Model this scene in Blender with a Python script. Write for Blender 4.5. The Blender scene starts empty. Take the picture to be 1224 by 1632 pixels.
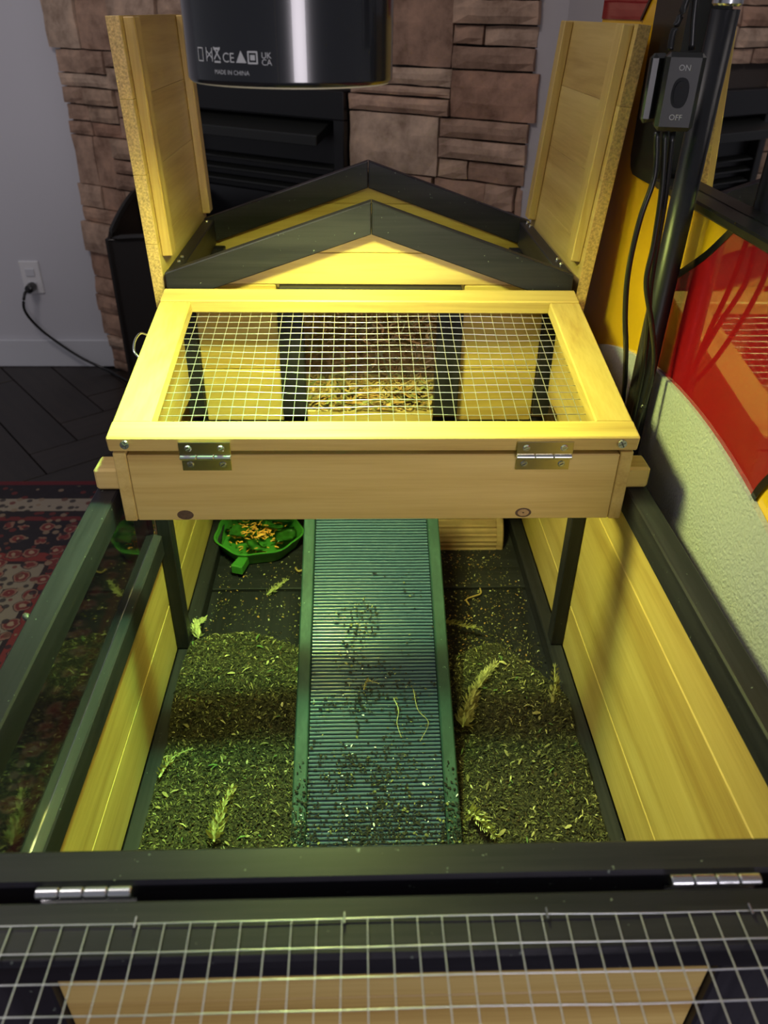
import bpy, bmesh, math, random
from mathutils import Vector, Matrix, noise
import numpy as np

random.seed(7)
rng = np.random.default_rng(7)
S = bpy.context.scene
COL = S.collection

# ------------------------------------------------------------------ camera
cam_d = bpy.data.cameras.new('camera')
cam = bpy.data.objects.new('camera', cam_d); COL.objects.link(cam); S.camera = cam
FPX = 1235.0
cam_d.sensor_fit = 'VERTICAL'; cam_d.sensor_height = 36.0
cam_d.lens = FPX / 1632.0 * 36.0
cam_d.clip_start = 0.02; cam_d.clip_end = 60
_p, _y, _r = math.radians(32.9), math.radians(2.25), math.radians(0.95)
_F = Vector((math.sin(_y)*math.cos(_p), math.cos(_y)*math.cos(_p), -math.sin(_p)))
_R = Vector((math.cos(_y), -math.sin(_y), 0)); _U = _R.cross(_F)
_R2 = _R*math.cos(_r) + _U*math.sin(_r); _U2 = _U*math.cos(_r) - _R*math.sin(_r)
cam.matrix_world = Matrix(((_R2.x, _U2.x, -_F.x, -0.017), (_R2.y, _U2.y, -_F.y, 0.0), (_R2.z, _U2.z, -_F.z, 1.15), (0, 0, 0, 1)))
cam_d.dof.use_dof = True; cam_d.dof.focus_distance = 0.84
cam_d.dof.aperture_fstop = cam_d.lens / 3.0

# ------------------------------------------------------------------ world + added fill lights + exposure
W = bpy.data.worlds.new('room_ambience'); S.world = W; W.use_nodes = True
W.node_tree.nodes['Background'].inputs[0].default_value = (0.80, 0.80, 0.90, 1)
W.node_tree.nodes['Background'].inputs[1].default_value = 0.22
def area(name, loc, rot, size, power, color, shape='SQUARE', spread=None):
    l = bpy.data.lights.new(name, 'AREA'); l.energy = power; l.color = color; l.shape = shape; l.size = size
    if spread: l.spread = spread
    o = bpy.data.objects.new(name, l); COL.objects.link(o); o.location = loc; o.rotation_euler = rot
    return o
area('overhead_fill', (-1.1, 0.7, 2.5), (math.radians(12), math.radians(-4), 0), 0.6, 14, (1.0, 0.90, 0.86))  # unseen fill added overhead to brighten the stone and back wall
area('front_fill', (0.62, -2.1, 1.05), (math.radians(90), 0, math.radians(16)), 0.70, 27, (1.0, 0.92, 1.0))  # unseen fill added behind the camera, lifts front boards and glints on the shade
S.view_settings.view_transform = 'Standard'; S.view_settings.look = 'None'
S.view_settings.exposure = 0.0; S.view_settings.gamma = 1.0; S.view_settings.use_curve_mapping = False

# ------------------------------------------------------------------ materials
MATS = {}
def nmat(name):
    m = bpy.data.materials.new(name); m.use_nodes = True; MATS[name] = m
    nt = m.node_tree
    return m, nt, nt.nodes['Principled BSDF']
def node(nt, t, **kw):
    n = nt.nodes.new(t)
    for k, v in kw.items():
        if k in n.inputs: n.inputs[k].default_value = v
        else: setattr(n, k, v)
    return n
def ramp(nt, fac, stops, interp='LINEAR'):
    n = nt.nodes.new('ShaderNodeValToRGB'); n.color_ramp.interpolation = interp
    e = n.color_ramp.elements
    while len(e) > 1: e.remove(e[-1])
    e[0].position = stops[0][0]; e[0].color = (*stops[0][1], 1)
    for p, c in stops[1:]:
        k = e.new(p); k.color = (*c, 1)
    nt.links.new(fac, n.inputs[0]); return n.outputs[0]
def mth(nt, op, a, b=None, clamp=False):
    n = nt.nodes.new('ShaderNodeMath'); n.operation = op; n.use_clamp = clamp
    for i, x in enumerate((a, b)):
        if x is None: continue
        if hasattr(x, 'node'): nt.links.new(x, n.inputs[i])
        else: n.inputs[i].default_value = x
    return n.outputs[0]
def mixc(nt, fac, a, b, mode='MIX'):
    n = nt.nodes.new('ShaderNodeMix'); n.data_type = 'RGBA'; n.blend_type = mode
    for idx, x in ((0, fac), (6, a), (7, b)):
        if hasattr(x, 'node'): nt.links.new(x, n.inputs[idx])
        elif idx == 0: n.inputs[0].default_value = x
        else: n.inputs[idx].default_value = (*x, 1)
    return n.outputs[2]
def bump(nt, b, h, strength=0.2, dist=0.001):
    n = node(nt, 'ShaderNodeBump', Strength=strength, Distance=dist)
    nt.links.new(h, n.inputs['Height']); nt.links.new(n.outputs[0], b.inputs['Normal'])
def plain(name, c, rough=0.5, metal=0.0, coat=0.0, noise_amt=0.0, nscale=60, bmp=0.0, spec=0.5):
    m, nt, b = nmat(name)
    b.inputs['Roughness'].default_value = rough; b.inputs['Metallic'].default_value = metal
    b.inputs['Coat Weight'].default_value = coat; b.inputs['Specular IOR Level'].default_value = spec
    b.inputs['Base Color'].default_value = (*c, 1)
    if noise_amt or bmp:
        tc = node(nt, 'ShaderNodeTexCoord')
        n = node(nt, 'ShaderNodeTexNoise', Scale=nscale, Detail=5.0)
        nt.links.new(tc.outputs['Object'], n.inputs['Vector'])
        if noise_amt:
            lo = tuple(x*(1-noise_amt) for x in c); hi = tuple(min(1, x*(1+noise_amt)) for x in c)
            nt.links.new(ramp(nt, n.outputs[0], [(0.3, lo), (0.7, hi)]), b.inputs['Base Color'])
        if bmp: bump(nt, b, n.outputs[0], bmp)
    return m
def wood(name, axis, dark, mid, light, rough=0.38, knots=True, spec=0.45, scratches=None, grain=1.0):
    m, nt, b = nmat(name)
    tc = node(nt, 'ShaderNodeTexCoord'); oi = node(nt, 'ShaderNodeObjectInfo')
    off = mth(nt, 'MULTIPLY', oi.outputs['Random'], 37.0)
    cmb = node(nt, 'ShaderNodeCombineXYZ')
    for i in range(3): nt.links.new(off, cmb.inputs[i])
    add = node(nt, 'ShaderNodeVectorMath', operation='ADD')
    nt.links.new(tc.outputs['Object'], add.inputs[0]); nt.links.new(cmb.outputs[0], add.inputs[1])
    mp = node(nt, 'ShaderNodeMapping')
    sc = [26.0, 26.0, 26.0]; sc['xyz'.index(axis)] = 1.6
    mp.inputs['Scale'].default_value = sc
    nt.links.new(add.outputs[0], mp.inputs['Vector'])
    n1 = node(nt, 'ShaderNodeTexNoise', Scale=1.0, Detail=6.0, Roughness=0.6, Distortion=0.6)
    nt.links.new(mp.outputs[0], n1.inputs['Vector'])
    mp2 = node(nt, 'ShaderNodeMapping'); sc2 = [300.0]*3; sc2['xyz'.index(axis)] = 9.0
    mp2.inputs['Scale'].default_value = sc2
    nt.links.new(add.outputs[0], mp2.inputs['Vector'])
    n2 = node(nt, 'ShaderNodeTexNoise', Scale=1.0, Detail=2.0)
    nt.links.new(mp2.outputs[0], n2.inputs['Vector'])
    g = mth(nt, 'ADD', mth(nt, 'MULTIPLY', n1.outputs[0], 0.8), mth(nt, 'MULTIPLY', n2.outputs[0], 0.2))
    col = ramp(nt, g, [(0.34, dark), (0.5, mid), (0.64, light)])
    if knots:
        v = node(nt, 'ShaderNodeTexVoronoi', Scale=1.0); 
        mp3 = node(nt, 'ShaderNodeMapping'); sc3 = [9.0]*3; sc3['xyz'.index(axis)] = 5.0
        mp3.inputs['Scale'].default_value = sc3
        nt.links.new(add.outputs[0], mp3.inputs['Vector']); nt.links.new(mp3.outputs[0], v.inputs['Vector'])
        k = mth(nt, 'LESS_THAN', v.outputs['Distance'], 0.05)
        col = mixc(nt, mth(nt, 'MULTIPLY', k, 0.65), col, tuple(x*0.35 for x in dark))
    if scratches:
        n3 = node(nt, 'ShaderNodeTexNoise', Scale=140.0, Detail=4.0)
        nt.links.new(mp2.outputs[0], n3.inputs['Vector'])
        n4 = node(nt, 'ShaderNodeTexNoise', Scale=220.0, Detail=3.0)
        nt.links.new(add.outputs[0], n4.inputs['Vector'])
        f = mth(nt, 'GREATER_THAN', n4.outputs[0], 0.735)
        col = mixc(nt, mth(nt, 'MULTIPLY', f, 0.6), col, scratches)
    nt.links.new(col, b.inputs['Base Color'])
    b.inputs['Roughness'].default_value = rough; b.inputs['Specular IOR Level'].default_value = spec
    bump(nt, b, g, 0.25*grain, 0.0006)
    return m
for ax in 'xyz':
    wood('pine_'+ax, ax, (0.42, 0.265, 0.078), (0.56, 0.395, 0.130), (0.64, 0.475, 0.175))
    wood('green_'+ax, ax, (0.011, 0.0108, 0.015), (0.0190, 0.0180, 0.0260), (0.030, 0.0285, 0.038), rough=0.42, knots=False, spec=0.18, scratches=(0.25, 0.3, 0.26))
wood('ramp_green_y', 'y', (0.011, 0.030, 0.028), (0.019, 0.047, 0.043), (0.031, 0.068, 0.062), rough=0.55, knots=True, spec=0.2, scratches=(0.15, 0.25, 0.2))
plain('end_grain', (0.52, 0.35, 0.14), 0.75, noise_amt=0.35, nscale=420, bmp=0.5)
plain('wire', (0.80, 0.82, 0.84), 0.28, 0.9)
plain('wire_dull', (0.55, 0.57, 0.60), 0.33, 1.0)
plain('brass', (0.62, 0.55, 0.36), 0.22, 1.0)
plain('steel', (0.66, 0.67, 0.70), 0.25, 1.0)
plain('screw_dark', (0.08, 0.08, 0.08), 0.5, 0.4)
plain('rubber', (0.060, 0.105, 0.16), 0.25, spec=0.9)
plain('black_paint', (0.008, 0.009, 0.012), 0.22, coat=0.4)
plain('pole_black', (0.010, 0.010, 0.013), 0.38)
plain('black_plastic', (0.012, 0.013, 0.012), 0.35)
plain('cable_black', (0.010, 0.010, 0.010), 0.28)
plain('cream_rim', (0.55, 0.50, 0.33), 0.5)
plain('print_grey', (0.42, 0.43, 0.44), 0.6)
plain('wall_paint', (0.52, 0.52, 0.56), 0.85, bmp=0.15, nscale=180)
plain('wall_grey', (0.40, 0.37, 0.38), 0.85, bmp=0.2, nscale=150)
plain('white_trim', (0.55, 0.56, 0.60), 0.5)
plain('outlet_white', (0.68, 0.68, 0.70), 0.4)
plain('firebox_black', (0.005, 0.005, 0.006), 0.35)
plain('iron_black', (0.012, 0.010, 0.009), 0.45)
plain('mortar', (0.045, 0.035, 0.03), 0.95)
plain('bowl_green', (0.05, 0.21, 0.035), 0.32)
plain('spinach', (0.05, 0.20, 0.03), 0.4, noise_amt=0.4, nscale=80)
plain('carrot', (0.75, 0.33, 0.05), 0.6, noise_amt=0.3, nscale=90)
plain('terracotta', (0.62, 0.40, 0.27), 0.65, noise_amt=0.12, nscale=40)
plain('dry_moss', (0.42, 0.38, 0.16), 0.85, noise_amt=0.25, nscale=120)
plain('dry_moss_pale', (0.55, 0.55, 0.26), 0.85, noise_amt=0.25, nscale=120)
plain('twig', (0.42, 0.27, 0.10), 0.7)
plain('yellow_gloss', (0.80, 0.47, 0.015), 0.06, coat=0.5)
plain('red_gloss', (0.27, 0.006, 0.012), 0.04, coat=0.6)
plain('orange_gloss', (0.66, 0.07, 0.02), 0.04, coat=0.6)
plain('black_gloss', (0.006, 0.006, 0.007), 0.12)
plain('mirror', (0.80, 0.80, 0.80), 0.015, 1.0)
plain('white_textured', (0.42, 0.44, 0.48), 0.55)
m = MATS['white_textured']; nt = m.node_tree; b = nt.nodes['Principled BSDF']
tc = node(nt, 'ShaderNodeTexCoord'); n1 = node(nt, 'ShaderNodeTexNoise', Scale=300.0, Detail=3.0)
nt.links.new(tc.outputs['Object'], n1.inputs['Vector']); bump(nt, b, n1.outputs[0], 0.8, 0.002)
# acrylic; grey tint stands in for the shade on the rug behind
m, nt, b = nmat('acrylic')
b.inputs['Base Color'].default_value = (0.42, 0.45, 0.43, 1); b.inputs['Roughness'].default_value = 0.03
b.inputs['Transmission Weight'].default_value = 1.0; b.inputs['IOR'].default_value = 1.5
# lamp diffuser
m, nt, b = nmat('lamp_diffuser')
b.inputs['Emission Color'].default_value = (1.0, 0.97, 0.75, 1); b.inputs['Emission Strength'].default_value = 4.0
# stone
m, nt, b = nmat('stone')
tc = node(nt, 'ShaderNodeTexCoord'); oi = node(nt, 'ShaderNodeObjectInfo')
n1 = node(nt, 'ShaderNodeTexNoise', Scale=16.0, Detail=8.0, Roughness=0.65)
vm = node(nt, 'ShaderNodeVectorMath', operation='ADD')
nt.links.new(tc.outputs['Object'], vm.inputs[0]); nt.links.new(oi.outputs['Location'], vm.inputs[1])
nt.links.new(vm.outputs[0], n1.inputs['Vector'])
c1 = ramp(nt, oi.outputs['Random'], [(0.0, (0.17, 0.105, 0.075)), (0.3, (0.25, 0.175, 0.13)), (0.55, (0.20, 0.115, 0.08)), (0.8, (0.29, 0.22, 0.17)), (1.0, (0.23, 0.16, 0.115))])
c1 = mixc(nt, 1.0, c1, (1.55, 1.5, 1.45), 'MULTIPLY')
c2 = ramp(nt, n1.outputs[0], [(0.25, (0.42, 0.36, 0.32)), (0.5, (1, 1, 1)), (0.75, (1.5, 1.45, 1.4))])
nt.links.new(mixc(nt, 1.0, c1, c2, 'MULTIPLY'), b.inputs['Base Color'])
b.inputs['Roughness'].default_value = 0.85
bump(nt, b, n1.outputs[0], 0.7, 0.006)
# floor planks
m, nt, b = nmat('floor_wood')
tc = node(nt, 'ShaderNodeTexCoord'); oi = node(nt, 'ShaderNodeObjectInfo')
mp = node(nt, 'ShaderNodeMapping'); mp.inputs['Scale'].default_value = (3, 40, 40)
nt.links.new(tc.outputs['Object'], mp.inputs['Vector'])
n1 = node(nt, 'ShaderNodeTexNoise', Scale=1.0, Detail=5.0); nt.links.new(mp.outputs[0], n1.inputs['Vector'])
c1 = ramp(nt, n1.outputs[0], [(0.3, (0.016, 0.011, 0.009)), (0.7, (0.034, 0.025, 0.02))])
c2 = ramp(nt, oi.outputs['Random'], [(0, (0.55, 0.52, 0.5)), (1, (0.95, 0.88, 0.82))])
nt.links.new(mixc(nt, 1.0, c1, c2, 'MULTIPLY'), b.inputs['Base Color']); b.inputs['Roughness'].default_value = 0.42
plain('floor_gap', (0.012, 0.009, 0.007), 0.8)
# rug
RUG_X, RUG_Y = -0.38, 1.937
m, nt, b = nmat('rug')
tc = node(nt, 'ShaderNodeTexCoord'); sx = node(nt, 'ShaderNodeSeparateXYZ')
geo = node(nt, 'ShaderNodeNewGeometry'); nt.links.new(geo.outputs['Position'], sx.inputs[0])
ex = mth(nt, 'SUBTRACT', RUG_X, sx.outputs[0]); ey = mth(nt, 'SUBTRACT', RUG_Y, sx.outputs[1])
e = mth(nt, 'MINIMUM', ex, ey)
base = ramp(nt, e, [(0.0, (0.10, 0.008, 0.015)), (0.022, (0.012, 0.008, 0.014)), (0.095, (0.24, 0.20, 0.16)), (0.16, (0.015, 0.01, 0.015)), (0.185, (0.11, 0.015, 0.018)), (0.205, (0.013, 0.009, 0.016)), (0.35, (0.16, 0.022, 0.022)), (0.385, (0.02, 0.01, 0.014)), (0.395, (0.20, 0.16, 0.125))], 'CONSTANT')
mpv = node(nt, 'ShaderNodeMapping'); nt.links.new(geo.outputs['Position'], mpv.inputs['Vector'])
v1 = node(nt, 'ShaderNodeTexVoronoi', Scale=19.0, Randomness=0.5); nt.links.new(mpv.outputs[0], v1.inputs['Vector'])
v2 = node(nt, 'ShaderNodeTexVoronoi', Scale=38.0, Randomness=0.8); nt.links.new(mpv.outputs[0], v2.inputs['Vector'])
n2 = node(nt, 'ShaderNodeTexNoise', Scale=26.0, Detail=2.0, Distortion=1.5); nt.links.new(mpv.outputs[0], n2.inputs['Vector'])
dn = mth(nt, 'ADD', v1.outputs['Distance'], mth(nt, 'MULTIPLY', mth(nt, 'SUBTRACT', n2.outputs[0], 0.5), 0.35))
fl = ramp(nt, dn, [(0.0, (0.26, 0.17, 0.12)), (0.13, (0.13, 0.022, 0.024)), (0.28, (0.20, 0.10, 0.075)), (0.36, (0.012, 0.008, 0.016)), (0.55, (0.012, 0.008, 0.016))], 'CONSTANT')
fm = mth(nt, 'LESS_THAN', dn, 0.40)
fm2 = mth(nt, 'MULTIPLY', fm, mth(nt, 'GREATER_THAN', e, 0.205))
cc = mixc(nt, fm2, base, fl)
sm = mth(nt, 'MULTIPLY', mth(nt, 'LESS_THAN', v2.outputs['Distance'], 0.34), mth(nt, 'GREATER_THAN', e, 0.03))
smc = ramp(nt, v2.outputs['Color'], [(0, (0.11, 0.018, 0.02)), (0.3, (0.015, 0.011, 0.018)), (0.68, (0.20, 0.14, 0.10)), (0.85, (0.10, 0.04, 0.03))], 'CONSTANT')
cc = mixc(nt, mth(nt, 'MULTIPLY', sm, 0.85), cc, smc)
nt.links.new(cc, b.inputs['Base Color']); b.inputs['Roughness'].default_value = 0.95
nz = node(nt, 'ShaderNodeTexNoise', Scale=500.0); nt.links.new(mpv.outputs[0], nz.inputs['Vector']); bump(nt, b, nz.outputs[0], 0.6, 0.003)
# soil base and coloured fragments
m, nt, b = nmat('soil')
tc = node(nt, 'ShaderNodeTexCoord'); n1 = node(nt, 'ShaderNodeTexNoise', Scale=220.0, Detail=6.0); nt.links.new(tc.outputs['Object'], n1.inputs['Vector'])
nt.links.new(ramp(nt, n1.outputs[0], [(0.35, (0.010, 0.008, 0.004)), (0.6, (0.05, 0.042, 0.018)), (0.75, (0.12, 0.11, 0.045))]), b.inputs['Base Color'])
b.inputs['Roughness'].default_value = 0.95; bump(nt, b, n1.outputs[0], 1.0, 0.004)
def attr_mat(name, rough):
    m, nt, b = nmat(name)
    a = node(nt, 'ShaderNodeAttribute', attribute_name='tint')
    nt.links.new(a.outputs['Color'], b.inputs['Base Color']); b.inputs['Roughness'].default_value = rough
attr_mat('fragments', 0.9); attr_mat('straw', 0.6)

# ------------------------------------------------------------------ mesh helpers
def link(name, me, mat, parent=None, loc=None):
    o = bpy.data.objects.new(name, me); COL.objects.link(o)
    if mat:
        for mm in (mat if isinstance(mat, (list, tuple)) else [mat]): me.materials.append(MATS[mm])
    if loc is not None: o.location = loc
    if parent is not None: attach(o, parent)
    return o
def wloc(o):
    v = Vector(o.location)
    p = o.parent
    if p is None: return v
    return wloc(p) + Vector(o['_l']) if '_l' in o else v
ORIG = {}
def attach(o, parent):
    ORIG[o.name] = Vector(o.location)
    po = ORIG.get(parent.name, Vector(parent.location))
    o.parent = parent
    o.location = ORIG[o.name] - po
def thing(name, label, cat, loc, group=None):
    o = bpy.data.objects.new(name, None); COL.objects.link(o); o.location = loc; o.empty_display_size = 0.05
    ORIG[o.name] = Vector(loc); tag(o, label, cat, group); return o
def tag(o, label=None, cat=None, group=None, kind=None):
    if label: o['label'] = label
    if cat: o['category'] = cat
    if group: o['group'] = group
    if kind: o['kind'] = kind
    return o
def finish(bm, name, mat, parent=None, smooth=False):
    c = Vector((0, 0, 0))
    if bm.verts:
        lo = Vector([min(v.co[i] for v in bm.verts) for i in range(3)]); hi = Vector([max(v.co[i] for v in bm.verts) for i in range(3)])
        c = (lo + hi)/2
        for v in bm.verts: v.co -= c
    bmesh.ops.recalc_face_normals(bm, faces=bm.faces)
    me = bpy.data.meshes.new(name); bm.to_mesh(me); bm.free()
    if smooth: me.polygons.foreach_set('use_smooth', [True]*len(me.polygons))
    o = link(name, me, mat, None, c); ORIG[o.name] = c
    if parent is not None: attach(o, parent)
    return o
def bm_box(bm, x0, x1, y0, y1, z0, z1, bev=0.0):
    vs = [bm.verts.new((x, y, z)) for x in (x0, x1) for y in (y0, y1) for z in (z0, z1)]
    fs = [(0, 1, 3, 2), (4, 6, 7, 5), (0, 4, 5, 1), (2, 3, 7, 6), (0, 2, 6, 4), (1, 5, 7, 3)]
    faces = [bm.faces.new([vs[i] for i in f]) for f in fs]
    if bev:
        es = list({e for f in faces for e in f.edges})
        bmesh.ops.bevel(bm, geom=es, offset=bev, segments=1, affect='EDGES', profile=0.5)
    return vs
def box(name, x, y, z, mat, parent=None, bev=0.0012):
    bm = bmesh.new(); bm_box(bm, x[0], x[1], y[0], y[1], z[0], z[1], bev)
    return finish(bm, name, mat, parent)
def prism(name, pts, axis, a0, a1, mat, parent=None, bev=0.0):
    """pts: 2D outline; axis 'x': (y,z); 'y': (x,z); 'z': (x,y)"""
    bm = bmesh.new()
    def mk(p, a): return {'x': (a, p[0], p[1]), 'y': (p[0], a, p[1]), 'z': (p[0], p[1], a)}[axis]
    A = [bm.verts.new(mk(p, a0)) for p in pts]; B = [bm.verts.new(mk(p, a1)) for p in pts]
    n = len(pts)
    fa = bm.faces.new(A); fb = bm.faces.new(B[::-1])
    for i in range(n): bm.faces.new((A[i], B[i], B[(i+1) % n], A[(i+1) % n]))
    if bev: bmesh.ops.bevel(bm, geom=list(fa.edges)+list(fb.edges), offset=bev, segments=1, affect='EDGES')
    return finish(bm, name, mat, parent)
def bm_tube(bm, pts, r, n=8, cap=True, radii=None):
    pts = [Vector(p) for p in pts]; rings = []
    up = Vector((0, 0, 1))
    for i, p in enumerate(pts):
        t = (pts[min(i+1, len(pts)-1)] - pts[max(i-1, 0)]).normalized()
        a = up if abs(t.dot(up)) < 0.95 else Vector((1, 0, 0))
        u = t.cross(a).normalized(); w = t.cross(u).normalized()
        rr = radii[i] if radii else r
        rings.append([bm.verts.new(p + u*rr*math.cos(2*math.pi*k/n) + w*rr*math.sin(2*math.pi*k/n)) for k in range(n)])
    for a, b_ in zip(rings, rings[1:]):
        for k in range(n): bm.faces.new((a[k], a[(k+1) % n], b_[(k+1) % n], b_[k]))
    if cap: bm.faces.new(rings[0][::-1]); bm.faces.new(rings[-1])
def spline(pts, n=8):
    pts = [Vector(p) for p in pts]; out = []
    P = [pts[0]*2 - pts[1]] + pts + [pts[-1]*2 - pts[-2]]
    for i in range(1, len(P)-2):
        for k in range(n):
            t = k/n; a, b_, c, d = P[i-1], P[i], P[i+1], P[i+2]
            out.append(0.5*((2*b_) + (c-a)*t + (2*a-5*b_+4*c-d)*t*t + (3*b_-a-3*c+d)*t**3))
    out.append(pts[-1]); return out
def tube(name, pts, r, mat, parent=None, n=8, sm=True, curve=0):
    bm = bmesh.new(); bm_tube(bm, spline(pts, curve) if curve else pts, r, n)
    return finish(bm, name, mat, parent, smooth=sm)
def bm_lathe(bm, prof, c, n=32, axis='z', close=True):
    rings = []
    for r, h in prof:
        ring = []
        for k in range(n):
            a = 2*math.pi*k/n; x, y = r*math.cos(a), r*math.sin(a)
            ring.append(bm.verts.new({'z': (c[0]+x, c[1]+y, c[2]+h), 'y': (c[0]+x, c[1]+h, c[2]+y), 'x': (c[0]+h, c[1]+x, c[2]+y)}[axis]))
        rings.append(ring)
    for a, b_ in zip(rings, rings[1:]):
        for k in range(n): bm.faces.new((a[k], a[(k+1) % n], b_[(k+1) % n], b_[k]))
    if close:
        bm.faces.new(rings[0][::-1]); bm.faces.new(rings[-1])
def lathe(name, prof, c, mat, parent=None, n=32, axis='z', close=True, smooth=True):
    bm = bmesh.new(); bm_lathe(bm, prof, c, n, axis, close)
    o = finish(bm, name, mat, parent, smooth=smooth)
    if smooth: o.data.set_sharp_from_angle(angle=math.radians(35))
    return o
def raw(name, verts, faces, mat, parent=None, tint=None, smooth=False):
    me = bpy.data.meshes.new(name); me.from_pydata(verts, [], faces); me.update()
    if tint is not None:
        at = me.color_attributes.new('tint', 'FLOAT_COLOR', 'POINT')
        at.data.foreach_set('color', np.asarray(tint, dtype=np.float32).ravel())
    if smooth: me.polygons.foreach_set('use_smooth', [True]*len(me.polygons))
    o = link(name, me, mat); ORIG[o.name] = Vector((0, 0, 0))
    if parent is not None: attach(o, parent)
    return o
def text_mesh(body, size):
    cu = bpy.data.curves.new('lettering', 'FONT'); cu.body = body; cu.size = size; cu.extrude = 0; cu.align_x = 'CENTER'; cu.resolution_u = 3
    o = bpy.data.objects.new('lettering', cu); COL.objects.link(o)
    dg = bpy.context.evaluated_depsgraph_get(); dg.update()
    me = bpy.data.meshes.new_from_object(o.evaluated_get(dg))
    bpy.data.objects.remove(o); bpy.data.curves.remove(cu)
    vs = [v.co.copy() for v in me.vertices]; fs = [tuple(p.vertices) for p in me.polygons]
    bpy.data.meshes.remove(me); return vs, fs

# ================================================================== THE SETTING
fl = box('floor', (-4.0, 2.5), (-2.5, 3.6), (-0.06, -0.012), 'floor_gap', bev=0); tag(fl, kind='structure')
# herringbone planks where the floor shows
def plank(cx, cy, ang, L=0.60, B=0.15):
    bm = bmesh.new(); bm_box(bm, -L/2+0.002, L/2-0.002, -B/2+0.002, B/2-0.002, -0.012, 0.0, 0.0015)
    o = finish(bm, 'plank', 'floor_wood'); o.location = (cx, cy, -0.006); o.rotation_euler.z = ang
    ORIG[o.name] = Vector(o.location); attach(o, fl)
pc = 0
A45 = math.radians(38)
for i in range(-16, 17):
    for j in range(-10, 11):
        # herringbone lattice in rotated frame: unit u=(B,B) steps, v=(L,-L)
        Bw, Lw = 0.15, 0.60
        bx0 = i*Bw + j*Lw; by0 = i*Bw - j*Lw
        for k, (px, py, a) in enumerate(((bx0 + Lw/2, by0 + Bw/2, 0), (bx0 + Bw/2 , by0 + Bw + Lw/2, math.pi/2))):
            x = px*math.cos(A45) - py*math.sin(A45) - 0.9; y = px*math.sin(A45) + py*math.cos(A45) + 2.2
            if -1.75 < x < -0.2 and 1.6 < y < 2.95: plank(x, y, a + A45); pc += 1
wb = box('wall_back', (-4.0, 2.5), (2.815, 2.90), (0.0, 2.6), 'wall_paint', bev=0); tag(wb, kind='structure')
bb = box('baseboard_back', (-4.0, -0.90), (2.80, 2.815), (0.0, 0.105), 'white_trim', bev=0.003); tag(bb, kind='structure')
wr = box('wall_right', (0.425, 0.50), (0.0, 2.815), (0.0, 2.6), 'wall_grey', bev=0); tag(wr, kind='structure')
# grey painted return between the stone and the right wall
TH = math.radians(57); DX, DY = math.sin(TH), -math.cos(TH); NX, NY = -math.cos(TH), -math.sin(TH)   # N faces the room
P0 = Vector((-0.925, 2.80, 0))
def fp(t, h, z): return Vector((P0.x + DX*t + NX*h, P0.y + DY*t + NY*h, z))
bm = bmesh.new()
vs = [bm.verts.new(fp(t, h, z)) for t in (0.0, 1.552) for h in (-0.03, 0.0) for z in (0.0, 2.6)]
for f in [(0, 1, 3, 2), (4, 6, 7, 5), (0, 4, 5, 1), (2, 3, 7, 6), (0, 2, 6, 4), (1, 5, 7, 3)]: bm.faces.new([vs[i] for i in f])
wf = finish(bm, 'wall_fireplace', 'mortar'); tag(wf, kind='structure')
bm = bmesh.new()
vs = [bm.verts.new(fp(t, h, z)) for t in (1.5525, 1.80) for h in (-0.05, 0.012) for z in (0.0, 2.6)]
for f in [(0, 1, 3, 2), (4, 6, 7, 5), (0, 4, 5, 1), (2, 3, 7, 6), (0, 2, 6, 4), (1, 5, 7, 3)]: bm.faces.new([vs[i] for i in f])
wc = finish(bm, 'wall_corner', 'wall_grey'); tag(wc, kind='structure')
def stone(t0, t1, z0, z1, dep):
    bm = bmesh.new(); g = 0.0022; nt_, nz_ = max(2, int((t1-t0)/0.035)), 3
    sd = random.random()*90; grid = []
    for i in range(nt_+1):
        row = []
        for j in range(nz_+1):
            u, w = i/nt_, j/nz_
            t = t0+g+(t1-t0-2*g)*u; z = z0+g+(z1-z0-2*g)*w
            edge = min(u*nt_, (1-u)*nt_, w*nz_, (1-w)*nz_, 1.0)
            q = noise.noise(Vector((t*14+sd, z*26, sd)))
            h = dep*(0.80+0.2*edge) + q*0.006
            t += noise.noise(Vector((t*20, z*30, sd+5)))*0.003; z += noise.noise(Vector((t*20, z*30, sd+9)))*0.0025
            row.append(bm.verts.new(fp(t, h, z)))
        grid.append(row)
    for i in range(nt_):
        for j in range(nz_): bm.faces.new((grid[i][j], grid[i+1][j], grid[i+1][j+1], grid[i][j+1]))
    ring = [grid[i][0] for i in range(nt_+1)] + [grid[nt_][j] for j in range(1, nz_+1)] + [grid[i][nz_] for i in range(nt_-1, -1, -1)] + [grid[0][j] for j in range(nz_-1, 0, -1)]
    back = []
    for v in ring:
        d = (v.co - P0).dot(Vector((NX, NY, 0))); back.append(bm.verts.new(v.co - Vector((NX, NY, 0))*(d+0.004)))
    n = len(ring)
    for i in range(n): bm.faces.new((ring[i], back[i], back[(i+1) % n], ring[(i+1) % n]))
    finish(bm, 'stone', 'stone', wf)
IN0, IN1, INZ = 0.50, 1.075, 0.985
z = 0.0
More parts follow.
